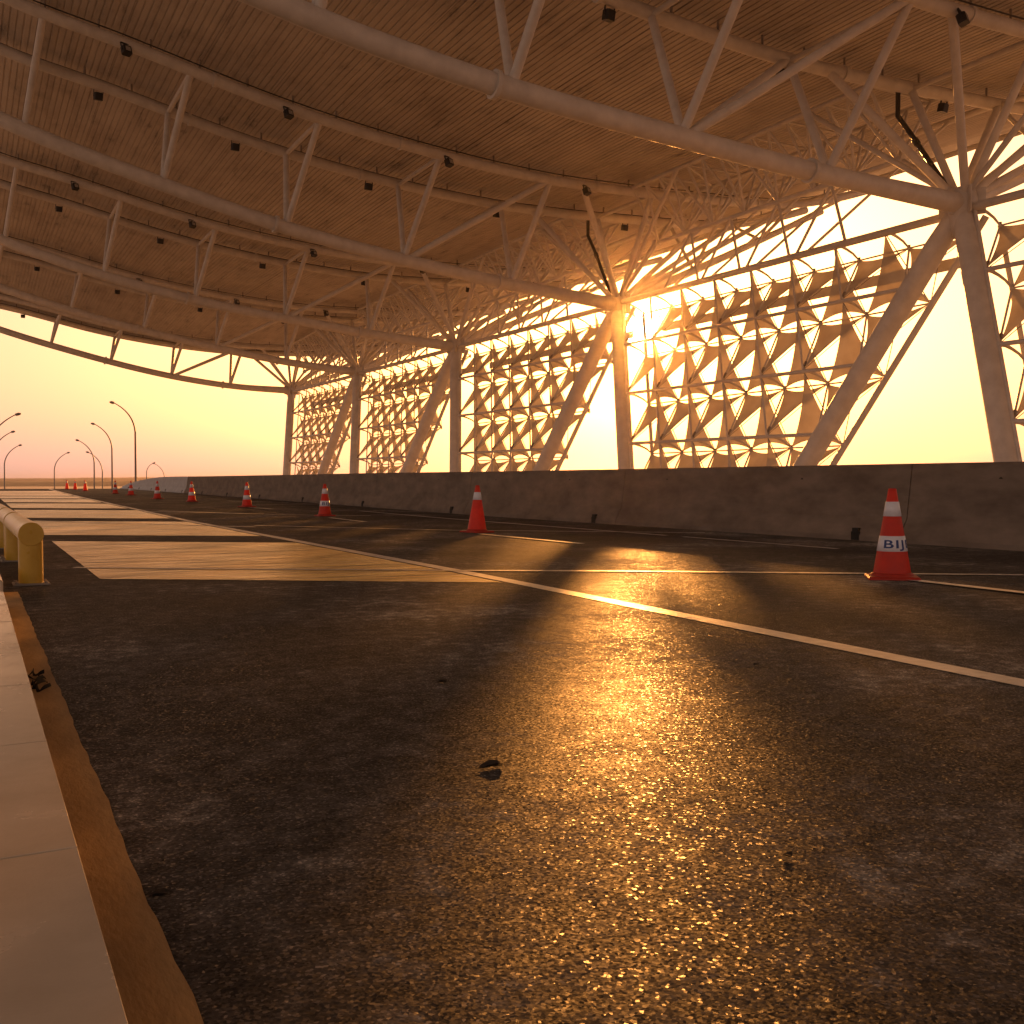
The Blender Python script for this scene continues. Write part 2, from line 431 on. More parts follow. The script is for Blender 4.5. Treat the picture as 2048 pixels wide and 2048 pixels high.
for i, (a, b_) in enumerate(segs):
    if b_ < 3: continue
    gap = .008
    lab = blabels.get(i, None)
    if lab is None:
        n_left = len(segs)-1-i
        if i < 3: lab = 'grey concrete barrier segment nearest the camera, beyond the right edge'
        elif n_left == 0: lab = 'pale end segment of the concrete barrier, sloping down to the road'
        else: lab = '%s grey concrete barrier segment counting back from the sloping far end' % ORD[n_left]
    root = empty('concrete_barrier', (bx((a+b_)/2), (a+b_)/2, g((a+b_)/2)), lab, 'barrier', 'concrete barrier segments along the road edge')
    m = MB(); n = 4; rings = []
    for q in range(n+1):
        y = lerp(a+gap, b_-gap, q/n); h = btop(y); k = len(m.v); rings.append(k)
        for (px, pz) in prof(h): m.v.append((bx(y)+px, y, g(y)-.01+pz))
    np_ = len(prof(1))
    for q in range(n):
        for j in range(np_-1): m.face((rings[q]+j, rings[q]+j+1, rings[q+1]+j+1, rings[q+1]+j))
    m.face([rings[0]+j for j in reversed(range(np_))]); m.face([rings[-1]+j for j in range(np_)])
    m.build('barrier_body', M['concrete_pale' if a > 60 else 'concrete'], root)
    # drain notch at the foot, lifting holes up top: blocks with hollow shade painted
    yy = a+.75; d = MB(); d.box((bx(yy)-.004, yy-.07, g(yy)+.004), (bx(yy)+.1, yy+.07, g(yy)+.12)); 
    d.box((bx(yy)+.006, yy-.05, g(yy)+.119), (bx(yy)+.1, yy+.06, g(yy)+.17)); d.build('drain_hole', M['dark'], root)
    for f in (.3, .8):
        yy = lerp(a, b_, f); h = btop(yy)
        if h < .5: continue
        hx = bx(yy)+.14+.09*(h-.22-.33)/(h-.36)
        m2 = MB(); m2.lathe([(.0,-.03),(.026,-.03),(.026,.0),(.0,.0)], n=14)
        for vi, v in enumerate(m2.v): m2.v[vi] = (hx-.002-v[2]*0.3+.004, yy+v[0], g(yy)+h-.22+v[1])
        m2.build('lifting_hole', M['dark'], root)

# ------------------------------------------------------------------ traffic cones
def make_cone(bands, text, rot):
    root = empty('traffic_cone')
    H, r0, r1, zb = .74, .152, .031, .028
    rad = lambda z: lerp(r0, r1, (z-zb)/(H-zb))
    b_ = MB(); b_.box((-.2,-.2,0),(.2,.2,.026), bev=.012)
    b_.lathe([(r0+.02,.026),(r0+.014,.04),(r0-.002,.05)], n=40)
    b_.build('cone_base', M['cone_base'], root)
    c = MB(); c.lathe([(r0,zb)]+[(rad(lerp(zb,H,i/10)), lerp(zb,H,i/10)) for i in range(1,10)]+[(rad(H-.008),H-.008),(r1-.003,H),(r1-.009,H),(r1-.011,H-.06)], n=48)
    c.build('cone_body', M['cone'], root)
    last = None
    for (z0, z1) in bands:
        w = MB(); w.lathe([(rad(z0),z0),(rad(z0)+.003,z0+.0015),(rad(z1)+.003,z1-.0015),(rad(z1),z1)], n=48)
        last = w.build('reflective_band', M['band'], root); lz = (z0, z1)
    if text:
        cu = bpy.data.curves.new('lettering', 'FONT'); cu.body = text; cu.size = .092; cu.space_character = 1.12
        cu.offset = .0016
        to = bpy.data.objects.new('tmp', cu); col.objects.link(to)
        bpy.context.view_layer.update()
        me = bpy.data.meshes.new_from_object(to.evaluated_get(bpy.context.evaluated_depsgraph_get()))
        bpy.data.objects.remove(to)
        import bmesh
        bm = bmesh.new(); bm.from_mesh(me)
        bmesh.ops.triangulate(bm, faces=bm.faces[:])
        for _ in range(2): bmesh.ops.subdivide_edges(bm, edges=[e for e in bm.edges if e.calc_length() > .012], cuts=1)
        bmesh.ops.triangulate(bm, faces=bm.faces[:])
        zc = (lz[0]+lz[1])/2-.033
        for v in bm.verts:
            z = zc+v.co.y; R_ = rad(z)+.0045; an = rot+1.62*v.co.x/rad(zc+.03)
            v.co = (R_*cos(an), R_*sin(an), z)
        bm.to_mesh(me); bm.free(); me.materials.append(M['ink'])
        lo = bpy.data.objects.new('lettering', me); col.objects.link(lo); lo.parent = last
    return root
B2 = [(.226,.352),(.512,.632)]; B1 = [(.512,.632)]
Blow = [(.512,.632),(.226,.352)]
to_cam = lambda p: atan2(CAM.y-p.y, CAM.x-p.x)
cones = [(1683,1092,Blow,'BIJB','orange traffic cone nearest the camera with blue letters on its lower white band'),
 (900,1005,B1,None,'orange traffic cone with a single white band, behind the nearest cone'),
 (613,974,Blow,'BIJB','orange traffic cone with dark lettering, left of the single-banded cone'),
 (466,957,Blow,None,'orange traffic cone with two plain white bands, next left of the small lettered cone'),
 (362,946.5,Blow,None,'small orange traffic cone midway along the barrier, fifth from the right'),
 (297,941.5,Blow,None,'small orange traffic cone in front of the pale far barrier, sixth from the right'),
 (247,934.5,Blow,None,'small orange traffic cone just right of the barrier\'s sloping end'),
 (217.5,931.5,Blow,None,'small orange traffic cone just left of the barrier\'s sloping end'),
 (161,926.5,B1,None,'distant orange cone, rightmost of the trio far down the road'),
 (142,923.5,B1,None,'distant orange cone, middle of the trio far down the road'),
 (126.5,922.8,B1,None,'distant orange cone, leftmost of the trio far down the road')]
for i, (x, y, bands, txt, lab) in enumerate(cones):
    p = gp(x, y) if i < 9 else atdist(x*U, y*U, (78,81)[i-9])
    tc = to_cam(p)
    o = make_cone(bands, txt, tc-.66)
    o.location = (p.x, p.y, g(p.y)+.005); o.rotation_euler = (random.uniform(-.012,.012), random.uniform(-.018,.018), 0)
    tag(o, lab, 'traffic cone', 'orange traffic cones along the lane')
    for ch in o.children:
        if ch.name.startswith('cone_base'): ch.rotation_euler.z = tc+[.12,.75,.3,.6,.1,.5,.9,.2,.4,.7,.1][i]

# ------------------------------------------------------------------ yellow pipe guard rails
for k, (y0, y1) in enumerate(((8.72,11.55),(11.8,13.75),(14.0,16.6))):
    xc = .478+.004*k; zc = .395; r = .092
    root = empty('guard_rail', (xc, (y0+y1)/2, .115 if k else 0), ['yellow pipe guard rail nearest the camera, round end facing the road view',
        'middle yellow pipe guard rail of the row, behind the nearest one','farthest yellow pipe guard rail of the row by the kerb'][k], 'guard rail', 'yellow pipe guard rails along the kerb')
    m = MB(); n = 28
    m.lathe([(r-.004,y0),(r,y0+.004)], c=(xc,0,zc), n=n, axis='y'); m.lathe([(r,y0+.004),(r,y1-.004)], c=(xc,0,zc), n=n, axis='y')
    for yc in (y0,y1):
        q0 = len(m.v); m.lathe([(r-.004,yc)], c=(xc,0,zc), n=n, axis='y'); m.face([q0+j for j in range(n)])
    m.build('top_rail', M['yellow'], root)
    for yy in (y0+r, y1-r):
        p_ = MB(); p_.lathe([(r-.003,.012),(r-.003,zc-.03)], c=(xc,yy,0), n=24); p_.build('post', M['yellow'], root)
        f = MB(); f.box((xc-.13,yy-.13,.002),(xc+.13,yy+.13,.014), bev=.004)
        for sx in (-.105,.105):
            for sy in (-.105,.105): f.lathe([(.013,.014),(.013,.026),(0,.028)], c=(xc+sx,yy+sy,0), n=6, smooth=False)
        f.build('foot_plate', M['steel_dark'], root)

# ------------------------------------------------------------------ canopy geometry
AX = 25.1
AY = [19.7, 36.98, 53.36, 69.78, 86.37]
AZ = [8.66, 8.44, 8.51, 8.62, 8.60]
BOT = [[(-12,15.2),(-4,12.6),(1.0,11.0),(5.36,10.02),(7.4,9.65),(10.41,9.28),(14.86,8.98),(19.5,8.76),(25.1,8.66)],
 [(-12,18.4),(-4,14.6),(1.29,12.42),(6.16,11.06),(10.59,10.05),(15.14,9.36),(19.9,8.84),(25.1,8.44)],
 [(-12,18.0),(-4,14.3),(1.79,12.05),(6.38,10.78),(11.41,9.84),(15.81,9.34),(20.27,8.87),(25.1,8.51)],
 [(-12,18.4),(-4,14.9),(2.3,12.6),(8.31,11.02),(12.5,10.2),(16.3,9.56),(20.66,8.98),(25.1,8.62)],
 [(-12,17.4),(-4,14.4),(2.81,12.25),(6.44,11.25),(11.82,9.98),(16.2,9.2),(20.59,8.73),(25.1,8.60)]]
TOP0 = [(-14,20.6),(-8,18.6),(-4,17.3),(1.3,15.45),(4.7,14.75),(10,13.62),(15,12.95),(20,12.62),(24,12.66),(27,12.80),(30,12.95),(33,13.25),(36,13.95),(38.5,14.75)]
TDZ = [-.05,0.,-.15,-.1,-.75]
def ztop(k, x): return smooth_interp(TOP0, x)+TDZ[k]+(-.35*max(0,(10-x)/10) if k == 0 else 0)
W = 2.1
RT, RB = .185, .245
NODES = [-7.2,-2.6,2.0,6.3,10.6,15.2,19.9]
TNODES = [-7.0,-2.3,2.45,6.85,11.2,15.8,20.5]
seqname = ['nearest','second nearest','middle','second farthest','farthest']
for k in range(5):
    zb = lambda x: smooth_interp(BOT[k], x)
    root = empty('roof_truss', (AX, AY[k], AZ[k]), 'white tubular roof truss spanning the road, %s of the five' % seqname[k], 'roof truss', 'white tubular roof trusses over the road')
    xs = [AX-i*.9 for i in range(42)]
    m = MB(); m.tube([(x, AY[k], zb(x)) for x in xs if x > -12], [RB+(.05*max(0,1-(AX-x)/4)) for x in xs if x > -12], 20); m.build('bottom_chord', M['steel'], root)
    for s in (-1, 1):
        m = MB(); xx = [38-i*.9 for i in range(57)]
        m.tube([(x, AY[k]+s*W, ztop(k,x)) for x in xx if x > -13], RT, 16); m.build('top_chord', M['steel'], root)
        # purlin posts between chord and deck, cap sleeve
        for i in range(30):
            x = 36.6-i*1.55
            z = ztop(k,x)
            bar('purlin_post', (x, AY[k]+s*W, z+RT-.03), (x, AY[k]+s*W, z+.46), .035, M['steel_dark'], root, 6)
        MB().tube([(x, AY[k]+s*(W+.10), ztop(k,x)+RT+.05) for x in xx if -10 < x < 36], .022, 6).build('conduit', M['pipe'], root)
        for x in (-1.5, 7.6, 14.2, 22.6, 31.):
            z = ztop(k,x); MB().tube([(x-.05,AY[k]+s*W,z),(x+.05,AY[k]+s*W,z)], RT+.045, 16).build('flange_collar', M['steel'], root)
    for x in (10.2, 19.3):
        MB().tube([(x-.05,AY[k],zb(x-.05)),(x+.05,AY[k],zb(x+.05))], RB+.07, 20).build('flange_collar', M['steel'], root)
    tp = lambda x, s: (x, AY[k]+s*(W-.02), ztop(k,x)-.05)
    bp = lambda x: (x, AY[k], zb(x)+.08)
    for xb, xt in zip(NODES, TNODES):
        for s in (-1, 1): bar('web_tube', bp(xb), tp(xt,s), .115, M['steel'], root, 10)
        bar('cross_strut', tp(xt,-1), tp(xt,1), .085, M['steel'], root, 10)
    for s in (-1, 1):
        bar('web_tube', bp(15.35), tp(20.4,s), .115, M['steel'], root, 10)
        for xt in (22.0, 25.4, 29.4, 33.2): bar('web_tube', (AX,AY[k]+s*.12,AZ[k]+.1), tp(xt,s), .12, M['steel'], root, 10)
    MB().tube([(AX,AY[k],AZ[k]),(31,AY[k],lerp(AZ[k],ztop(k,37),.46)),(37,AY[k],ztop(k,37)-.35)], [.2,.17,.14], 12).build('bottom_chord', M['steel'], root)
    for s in (-1, 1):
        for xa, xt in ((29.2,29.4),(33.1,33.2),(33.1,36.4)): bar('web_tube', (xa,AY[k],lerp(AZ[k],ztop(k,37)-.35,(xa-AX)/(37-AX))), tp(xt,s), .08, M['steel'], root, 8)
        bar('web_tube', (AX,AY[k],AZ[k]+.1), (24.3,AY[k]+s*5.2,12.75+TDZ[k]), .085, M['steel'], root, 8)
    for xt in (25.4, 29.4, 33.2): bar('cross_strut', tp(xt,-1), tp(xt,1), .085, M['steel'], root, 10)

# roof deck: corrugated sheet with real ribs, following the trusses
root = empty('canopy_roof', (12, 50, 13), 'curved canopy roof with ribbed underside over the road', 'canopy roof')
YK = [-22, -6]+[AY[0]-2.4, AY[0]+2.4, AY[1]-2.4, AY[1]+2.4, AY[2]-2.4, AY[2]+2.4, AY[3]-2.4, AY[3]+2.4, AY[4]-2.4, AY[4]+2.55]
KK = [0,0,0,0,1,1,2,2,3,3,4,4]
def zdeck(i, x): return ztop(KK[i], x)+.46
xs = []; x = -13.5
while x < 38.6:
    xs += [(x,0.),(x+.15,0.),(x+.162,.03),(x+.19,.03),(x+.202,0.)]; x += .2021
m = MB(); n = len(xs)
for i, y in enumerate(YK):
    for (x, dz) in xs: m.v.append((x, y, zdeck(i,x)+dz))
for i in range(len(YK)-1):
    for j in range(n-1):
        a = i*n+j; m.face((a, a+n, a+n+1, a+1))
m.build('roof_deck', M['deck'], root)
m = MB()
for i, y in enumerate(YK):
    for (x, dz) in xs[::5]+[xs[-1]]: m.v.append((x, y, zdeck(i,x)+.30))
n2 = len(xs[::5])+1
for i in range(len(YK)-1):
    for j in range(n2-1):
        a = i*n2+j; m.face((a, a+1, a+n2+1, a+n2))
m.build('roof_top', M['steel_dark'], root)
xe = xs[-1][0]
m = MB(); m.tube([(xe+.05, y, zdeck(i,xe)+.12) for i, y in enumerate(YK)], .24, 14); m.build('eave_tube', M['steel'], root)
m = MB()
for j in range(len(xs)-1):
    (xa,_),(xb,_) = xs[j], xs[j+1]
    y = YK[-1]+.002
    if xb-xa > 1e-6: m.quad((xa,y,zdeck(11,xa)-.62),(xb,y,zdeck(11,xb)-.62),(xb,y,zdeck(11,xb)+.34),(xa,y,zdeck(11,xa)+.34))
m.build('edge_fascia', M['steel'], root)
# longitudinal purlins seen on the outer overhang
for x in (29.6, 34.2):
    for k in range(4):
        MB().tube([(x,AY[k]+W,ztop(k,x)+.1),(x,AY[k+1]-W,ztop(k+1,x)+.1)], .10, 10).build('purlin', M['steel'], root)

# ------------------------------------------------------------------ columns
def leg_pt(k, side, z):
    t = (AZ[k]-z)/7.1
    return Vector((AX-1.12*t, AY[k]+(4.7 if side == 'A' else -2.3)*t, z))
places = ['right of the widest sail screen','beside the sun','third from the right','fourth from the right','at the far end of the canopy']
for k in range(5):
    root = empty('canopy_column', (AX, AY[k], -7.5), 'white inverted V tubular column %s' % places[k], 'column', 'inverted V columns carrying the canopy')
    for sd in ('AB' if k < 4 else 'B'):
        r = .33
        p = [leg_pt(k,sd,z) for z in (AZ[k]-.25, AZ[k]-1.1, 5, 2, -2, -7.5)]
        MB().tube(p, [r*.8, r, r, r, r, r], 24).build('leg', M['steel'], root)
    h = MB(); h.lathe([(0,-.95),(.22,-.95),(.34,-.6),(.40,-.2),(.42,.1),(.36,.35),(.2,.46),(0,.48)], c=(AX,AY[k],AZ[k]), n=24); h.build('node_hub', M['steel'], root)
    for an in (0, pi/3, 2*pi/3):
        gq = MB(); Mx = Matrix.Translation((AX,AY[k],AZ[k]))@Matrix.Rotation(an,4,'Z')
        gq.box((-.62,-.02,-.34),(.62,.02,.40), Mx); gq.build('gusset_plate', M['steel'], root)

# ------------------------------------------------------------------ lattice girders between trusses
gl = ['above the widest sail screen','above the sail screen left of the sun','above the fourth column','at the far end']
for k in range(4):
    ya, yb = AY[k]+W+.5, AY[k+1]-W-.05
    root = empty('lattice_girder', (25.6,(ya+yb)/2,10.7), 'slender white lattice girder %s' % gl[k], 'lattice girder', 'lattice girders joining the trusses')
    dz = lambda y: lerp(TDZ[k], TDZ[k+1], (y-AY[k])/(AY[k+1]-AY[k]))
    zb_ = lambda y: 10.72+dz(y); zt = lambda y: 12.78+dz(y)
    XB, X1, X2 = 25.6, 24.3, 27.0
    MB().tube([(XB,ya,zb_(ya)),(XB,yb,zb_(yb))], .085, 10).build('bottom_chord', M['steel'], root)
    for X in (X1, X2): MB().tube([(X,AY[k]+W,zt(AY[k]+W)),(X,AY[k+1]-W,zt(AY[k+1]-W))], .08, 10).build('top_chord', M['steel'], root)
    n = 8
    for i in range(n):
        y = lerp(ya+.1, yb-.1, i/(n-1)); h = (yb-ya)/(n-1)/2
        for X in (X1, X2):
            for s in (-1, 0, 1):
                yy = y+s*h
                if ya-.6 <= yy <= yb+.6: bar('web_tube', (XB,y,zb_(y)), (X,yy,zt(yy)), .05, M['steel'], root, 6)
        bar('cross_strut', (X1,y,zt(y)), (X2,y,zt(y)), .04, M['steel'], root, 6)
        if i < n-1: bar('cross_strut', (X1,y,zt(y)), (X2,y+2*h,zt(y)), .035, M['steel'], root, 6)
    for (y, kk) in ((ya,k),(yb,k+1)):
        MB().tube([(XB,y-.12,zb_(y)),(XB,y+.12,zb_(y))], .15, 12).build('end_node', M['steel'], root)
        bar('end_strut', (XB,y,zb_(y)), (AX,AY[kk],AZ[kk]+.15), .09, M['steel'], root, 8)

# ------------------------------------------------------------------ drain pipes
for k in range(2):
    y = AY[k]
    pts = [(25.0,y+W+.12,ztop(k,25)+.2),(25.0,y+W+.12,11.85+TDZ[k]),(25.0,y+1.75,11.2+TDZ[k]),(25.05,y+.45,AZ[k]+.55)]
    root = empty('drain_pipe', (25.05,y+.45,AZ[k]+.5), 'dark bent rainwater pipe running down to the %s column top' % ['nearest','sun-side','third','fourth'][k], 'drain pipe', 'dark rainwater pipes at the column tops')
    MB().tube(pts, .075, 12).build('pipe', M['pipe'], root)
    a, b_ = Vector(pts[2]), Vector(pts[3]); c = a.lerp(b_, .12); d = a.lerp(b_, .2)
    MB().tube([c, d], .10, 12).build('pipe_socket', M['pipe'], root)

# ------------------------------------------------------------------ sail screens
def sail(A, B, C, parent, sag=.05, top=.11, n=9):
    A, B, C = Vector(A), Vector(B), Vector(C); m = MB(); idx = {}
    def off(p, q, r, first=False):
        mid = (p+q)/2; d = (r-mid); return d.normalized()*(top if first else sag)*(q-p).length
    oab, obc, oca = off(A,B,C,True), off(B,C,A), off(C,A,B)
    nrm = (B-A).cross(C-A).normalized()
    for i in range(n+1):
        for j in range(n+1-i):
            a, b_ = i/n, j/n; c = 1-a-b_
            p = A*a+B*b_+C*c + oab*4*a*b_ + obc*4*b_*c + oca*4*c*a + nrm*(.04*27*a*b_*c)
            idx[i,j] = len(m.v); m.v.append(tuple(p))
    for i in range(n):
        for j in range(n-i):
            m.face((idx[i,j], idx[i+1,j], idx[i,j+1]), True)
            if i+j < n-1: m.face((idx[i+1,j], idx[i+1,j+1], idx[i,j+1]), True)
    # thin hem: give the membrane thickness
    k = len(m.v); off_ = nrm*.006
    m.v += [tuple(Vector(v)-off_) for v in m.v[:k]]
    for f in list(m.f): m.face([q+k for q in reversed(f)], True)
    return m.build('sail', M['sail'], parent)
ROWS = [8.50, 6.60, 4.47, 2.37, .27]
TIP = Vector((1.12, 0, -.40))
sl = ['cut by the right edge','widest one, right of the sun','just left of the sun','fourth from the right','at the far left end of the canopy']
CATW = True
for k in range(5):
    root = empty('sail_screen', (AX, AY[k]-8, -1), 'screen of tan fabric sails on white tubes, %s' % sl[k], 'sail screen', 'sail screens between the columns')
    yB = lambda z: leg_pt(k,'B',z).y-.36
    if k == 0: yA = lambda z: AY[0]-8.4
    else: yA = lambda z: leg_pt(k-1,'A',z).y+.36
    xw = lambda z: AX-1.12*(AZ[k]-z)/7.1
    N = []
    for z in ROWS:
        row = []; j = 0
        while yB(z)-2.02*j > yA(z)+.75: row.append(Vector((xw(z), yB(z)-2.02*j, z))); j += 1
        row.append(Vector((xw(z), yA(z), z))); N.append(row)
    T = [[p+TIP for p in row] for row in N]
    main = [.12,.065,.065,.065,.065]
    for r, row in enumerate(N):
        a = leg_pt(k,'B',row[0].z); MB().tube([a, row[-1]+Vector((.05,-.5 if k else 0,-.05))], main[r], 10).build('rail_tube', M['steel'], root)
        MB().tube([T[r][0], T[r][-1]], .03, 6).build('outer_tube', M['steel'], root)
        for j, p in enumerate(row):
            mid = (p+T[r][j])/2+Vector((0,0,.10))
            MB().tube([p, p.lerp(mid,.5)+Vector((0,0,.03)), mid, mid.lerp(T[r][j],.5)+Vector((0,0,.04)), T[r][j]], [.065,.055,.045,.038,.03], 8).build('bracket', M['steel'], root)
            MB().tube([T[r][j]-Vector((0,0,.10)), T[r][j]+Vector((0,0,.10))], .045, 8).build('clamp', M['steel_dark'], root)
    # frame tubes beside the legs
    MB().tube([N[0][0], N[-1][0]], .055, 8).build('frame_tube', M['steel'], root)
    if k: MB().tube([N[0][-1], N[-1][-1]], .055, 8).build('frame_tube', M['steel'], root)
    MB().tube([T[0][0], T[-1][0]], .075, 8).build('frame_tube', M['steel'], root)
    if k: MB().tube([N[0][-1]+Vector((.50,-.86,-.2)), N[-1][-1]+Vector((.50,-.86,-.2))], .10, 10).build('frame_tube', M['steel'], root)
    for r in range(len(ROWS)-1):
        up, lo = N[r], N[r+1]; tu, tl = T[r], T[r+1]
        nl = len(lo)
        for j in range(nl):
            ju = min(j, len(up)-1)
            if 0 < j < nl-1: bar('upright_tube', up[ju], lo[j], .038, M['steel'], root, 6)
            if j < len(tu): bar('brace_tube', lo[j], tu[j], .036, M['steel'], root, 6)
            q = lo[j].lerp(tu[min(j,len(tu)-1)], .05); w = lo[j].lerp(tu[min(j,len(tu)-1)], .17)
            bar('turnbuckle', q, w, .055, M['steel_dark'], root, 6)
            if j+1 < len(tu) and j < nl: bar('stay_cable', tu[j+1], lo[j], .012, M['steel_dark'], root, 5)
            if j+1 < len(up): bar('stay_cable', up[j+1], tl[min(j+1,nl-1)], .016, M['steel_dark'], root, 5)
            # sails
            if j+1 < len(tu) and j < nl-0 and not (k == 1 and r < 1 and j == 0): 
                sail(tu[j], tu[j+1], lo[j]+Vector((.05,0,.06)), root)
            if j+1 < nl and j+1 < len(up) and not (k == 1 and r < 1 and j == 0):
                sail(tl[j], tl[j+1], up[j+1]+Vector((.05,0,-.08)), root)
    # struts from the top rail up to the girder and the eave
    if k:
        dz = lambda y: lerp(TDZ[k-1], TDZ[k], (y-AY[k-1])/(AY[k]-AY[k-1]))
        L = N[0]; nL = len(L)
        for f in (.18,.36,.55,.74):
            y = lerp(AY[k]-2, AY[k-1]+2, f)
            for s in (-1.1, 1.1): bar('hanger_strut', (25.6,y,10.70+dz(y)), (AX,y+s,8.5), .055, M['steel'], root, 8)
            bar('hanger_strut', (29.6,y-1.4,ztop(k,29.6)+.05), (AX,y+.6,8.5), .05, M['steel'], root, 8)
        # pale flat fascia beam that crosses behind the top row
        m = MB(); m.box((26.75,AY[k-1]+1.2,7.28),(26.83,AY[k]-1.0,7.62)); m.build('fascia_beam', M['steel'], root)

# ------------------------------------------------------------------ floodlights on the chords
def make_flood(flip):
    root = empty('floodlight')
    h = MB(); h.box((-.17,-.14,-.34),(.17,.14,-.02), bev=.03); h.build('housing', M['black'], root)
    b_ = MB(); b_.box((-.20,-.03,-.22),(-.18,.03,.12)); b_.box((.18,-.03,-.22),(.20,.03,.12)); b_.box((-.18,-.03,.10),(.18,.03,.12)); b_.build('bracket', M['black'], root)
    l = MB(); 
    if not flip: l.box((-.10,-.15,-.28),(.10,-.138,-.10))
    else: l.box((-.10,.138,-.28),(.10,.15,-.10))
    l.build('lens', M['lens'], root)
    return root
fa, fb = make_flood(False), make_flood(True); used = set()
for k in range(5):
    for nm, X, s in (('near', [4.8,10.0,16.0,22.0], -1), ('far', [4.5,9.3,14.6,20.4,27.0], 1)):
        for i, x in enumerate(X):
            if k == 4 and (s < 0 or i > 0): continue
            src = fa if s < 0 else fb
            if src.name in used: o = copy_tree(src)
            else: o = src; used.add(src.name)
            o.location = (x, AY[k]+s*W+(-.22 if s < 0 else .10), ztop(k,x)-RT+.02-(0 if s < 0 else .05))
            o.rotation_euler = (radians(-18 if s < 0 else 12),0,radians(22 if s<0 else 8))
            o.scale = (.82,.82,.82)
            tag(o, 'black floodlight on the %s chord of the %s truss, %s from the column' % (nm, seqname[k], ORD[len(X)-1-i]), 'floodlight', 'black floodlights hung from the roof trusses')

# ------------------------------------------------------------------ street lamps on the descending road
lamps = [ # base px x, head px (x,y), depth, side
 (271.6,222,804.4,90), (224.6,184,847,112), (188.8,153,880,126), (205,173.5,904,146),
 (109,138,905,158), (9.3,42,890,138), (-14,28,863,116), (-24,39,828,90),
 (293.4,309.5,925,205), (329,306,926.6,205)]
llab = ['tallest dark street lamp, arm to the left, standing behind the barrier','dark street lamp second tallest, arm to the left, left of the tallest lamp',
 'dark street lamp third in the receding row with arms to the left','shorter dark street lamp whose arm crosses the third lamp of the row',
 'street lamp with arm to the right, standing alone left of the distant cones','street lamp with arm to the right, at the far left by the hills',
 'street lamp arm reaching in at the left edge, lower of the two','street lamp arm reaching in at the left edge, upper of the two',
 'tiny distant street lamp above the pale barrier, arm to the right','tiny distant street lamp above the pale barrier, arm to the left']
for (bxp, hx, hy, dep), lab in zip(lamps, llab):
    hd = atdist(hx, hy, dep); ba = atdist(bxp, 970, dep)
    gz = min(g(ba.y)-.1, -1.0) if dep < 100 else g(ba.y)-.3
    sgn = hd-ba; sgn.z = 0; arm = sgn.length; dr = sgn.normalized()
    root = empty('street_lamp', (ba.x, ba.y, gz), lab, 'street lamp', 'curved-arm street lamps along the far road')
    drop = 2.6*arm/2.2; zt_ = hd.z-.05
    pole = [(ba.x,ba.y,gz),(ba.x,ba.y,lerp(gz,zt_-drop,.5)),(ba.x,ba.y,zt_-drop)]
    MB().tube(pole, [.11,.09,.075], 10).build('pole', M['pole'], root)
    ap = []
    for i in range(13):
        t = i/12
        q = (1-t)**2*Vector((0,0,zt_-drop))+2*t*(1-t)*Vector((.06*arm,0,zt_-.42*arm))+t*t*Vector((arm*.86,0,zt_-.03))
        ap.append((ba.x+dr.x*q.x, ba.y+dr.y*q.x, q.z))
    MB().tube(ap, [lerp(.075,.045,i/12) for i in range(13)], 8).build('arm', M['pole'], root)
    a = Vector(ap[-1]); b_ = a+dr*.16*arm+Vector((0,0,.04*arm))
    hb = MB(); hb.tube([a, a.lerp(b_,.2), a.lerp(b_,.8), b_+dr*.1], [.05,.12,.13,.04], 10); hb.build('lamp_head', M['pole'], root)

# ------------------------------------------------------------------ hills and far treeline
from mathutils import noise
def ridge(name, dist, zlo, zhi, seed, mat, a0=-50, a1=60, n=420, fr=1.):
    m = MB()
    for i in range(n+1):
        an = radians(lerp(a0, a1, i/n)); d = dist*(1+.04*sin(i*.05+seed))
        h = lerp(zlo, zhi, .5+.5*noise.noise(Vector((i*.045*fr,seed,0)))*1.3+.22*noise.noise(Vector((i*.21*fr,seed,5)))+.10*noise.noise(Vector((i*.8*fr,seed,9))))
        x, y = d*sin(an), d*cos(an)
        m.v += [(x*.985,y*.985,-7.6),(x,y,lerp(-7.5,h,.75)),(x*1.012,y*1.012,h),(x*1.10,y*1.10,-7.6)]
    for i in range(n):
        for j in range(3): m.face((4*i+j,4*i+4+j,4*i+5+j,4*i+1+j), True)
    o = m.build(name, mat); tag(o, kind='structure'); return o
ridge('hills', 2000, -1.0, 5.0, 3.1, M['hill'])
ridge('hills', 3700, 11.0, 18.5, 11.7, M['hill'], fr=.8)

# ------------------------------------------------------------------ litter
root = empty('plastic_scrap', (.27,4.45,.005), 'crumpled black plastic strap lying in the gutter beside the kerb', 'litter')
for q in range(5):
    m = MB(); ph = random.uniform(0,6); y0 = 4.25+q*.085; w = .018
    P = []
    for i in range(14):
        t = i/13
        P.append(Vector((.232+.055*t+.010*sin(ph+t*7), y0+.04*sin(ph*1.7+t*5)+.04*t, .006+.016*abs(sin(ph+t*4.5)))))
    for i, p in enumerate(P):
        tw = ph+i*.35; d = Vector((.25*cos(tw),cos(tw*.5),.6*sin(tw))).normalized()*w*.5
        m.v += [tuple(p+d),tuple(p-d)]
    for i in range(13): m.face((2*i,2*i+1,2*i+3,2*i+2), True)
    k = len(m.v); m.v += [(a,b_,c+.002) for a,b_,c in m.v[:k]]
    for f in list(m.f): m.face([z+k for z in reversed(f)], True)
    m.build('strap_loop', M['scrap'], root)
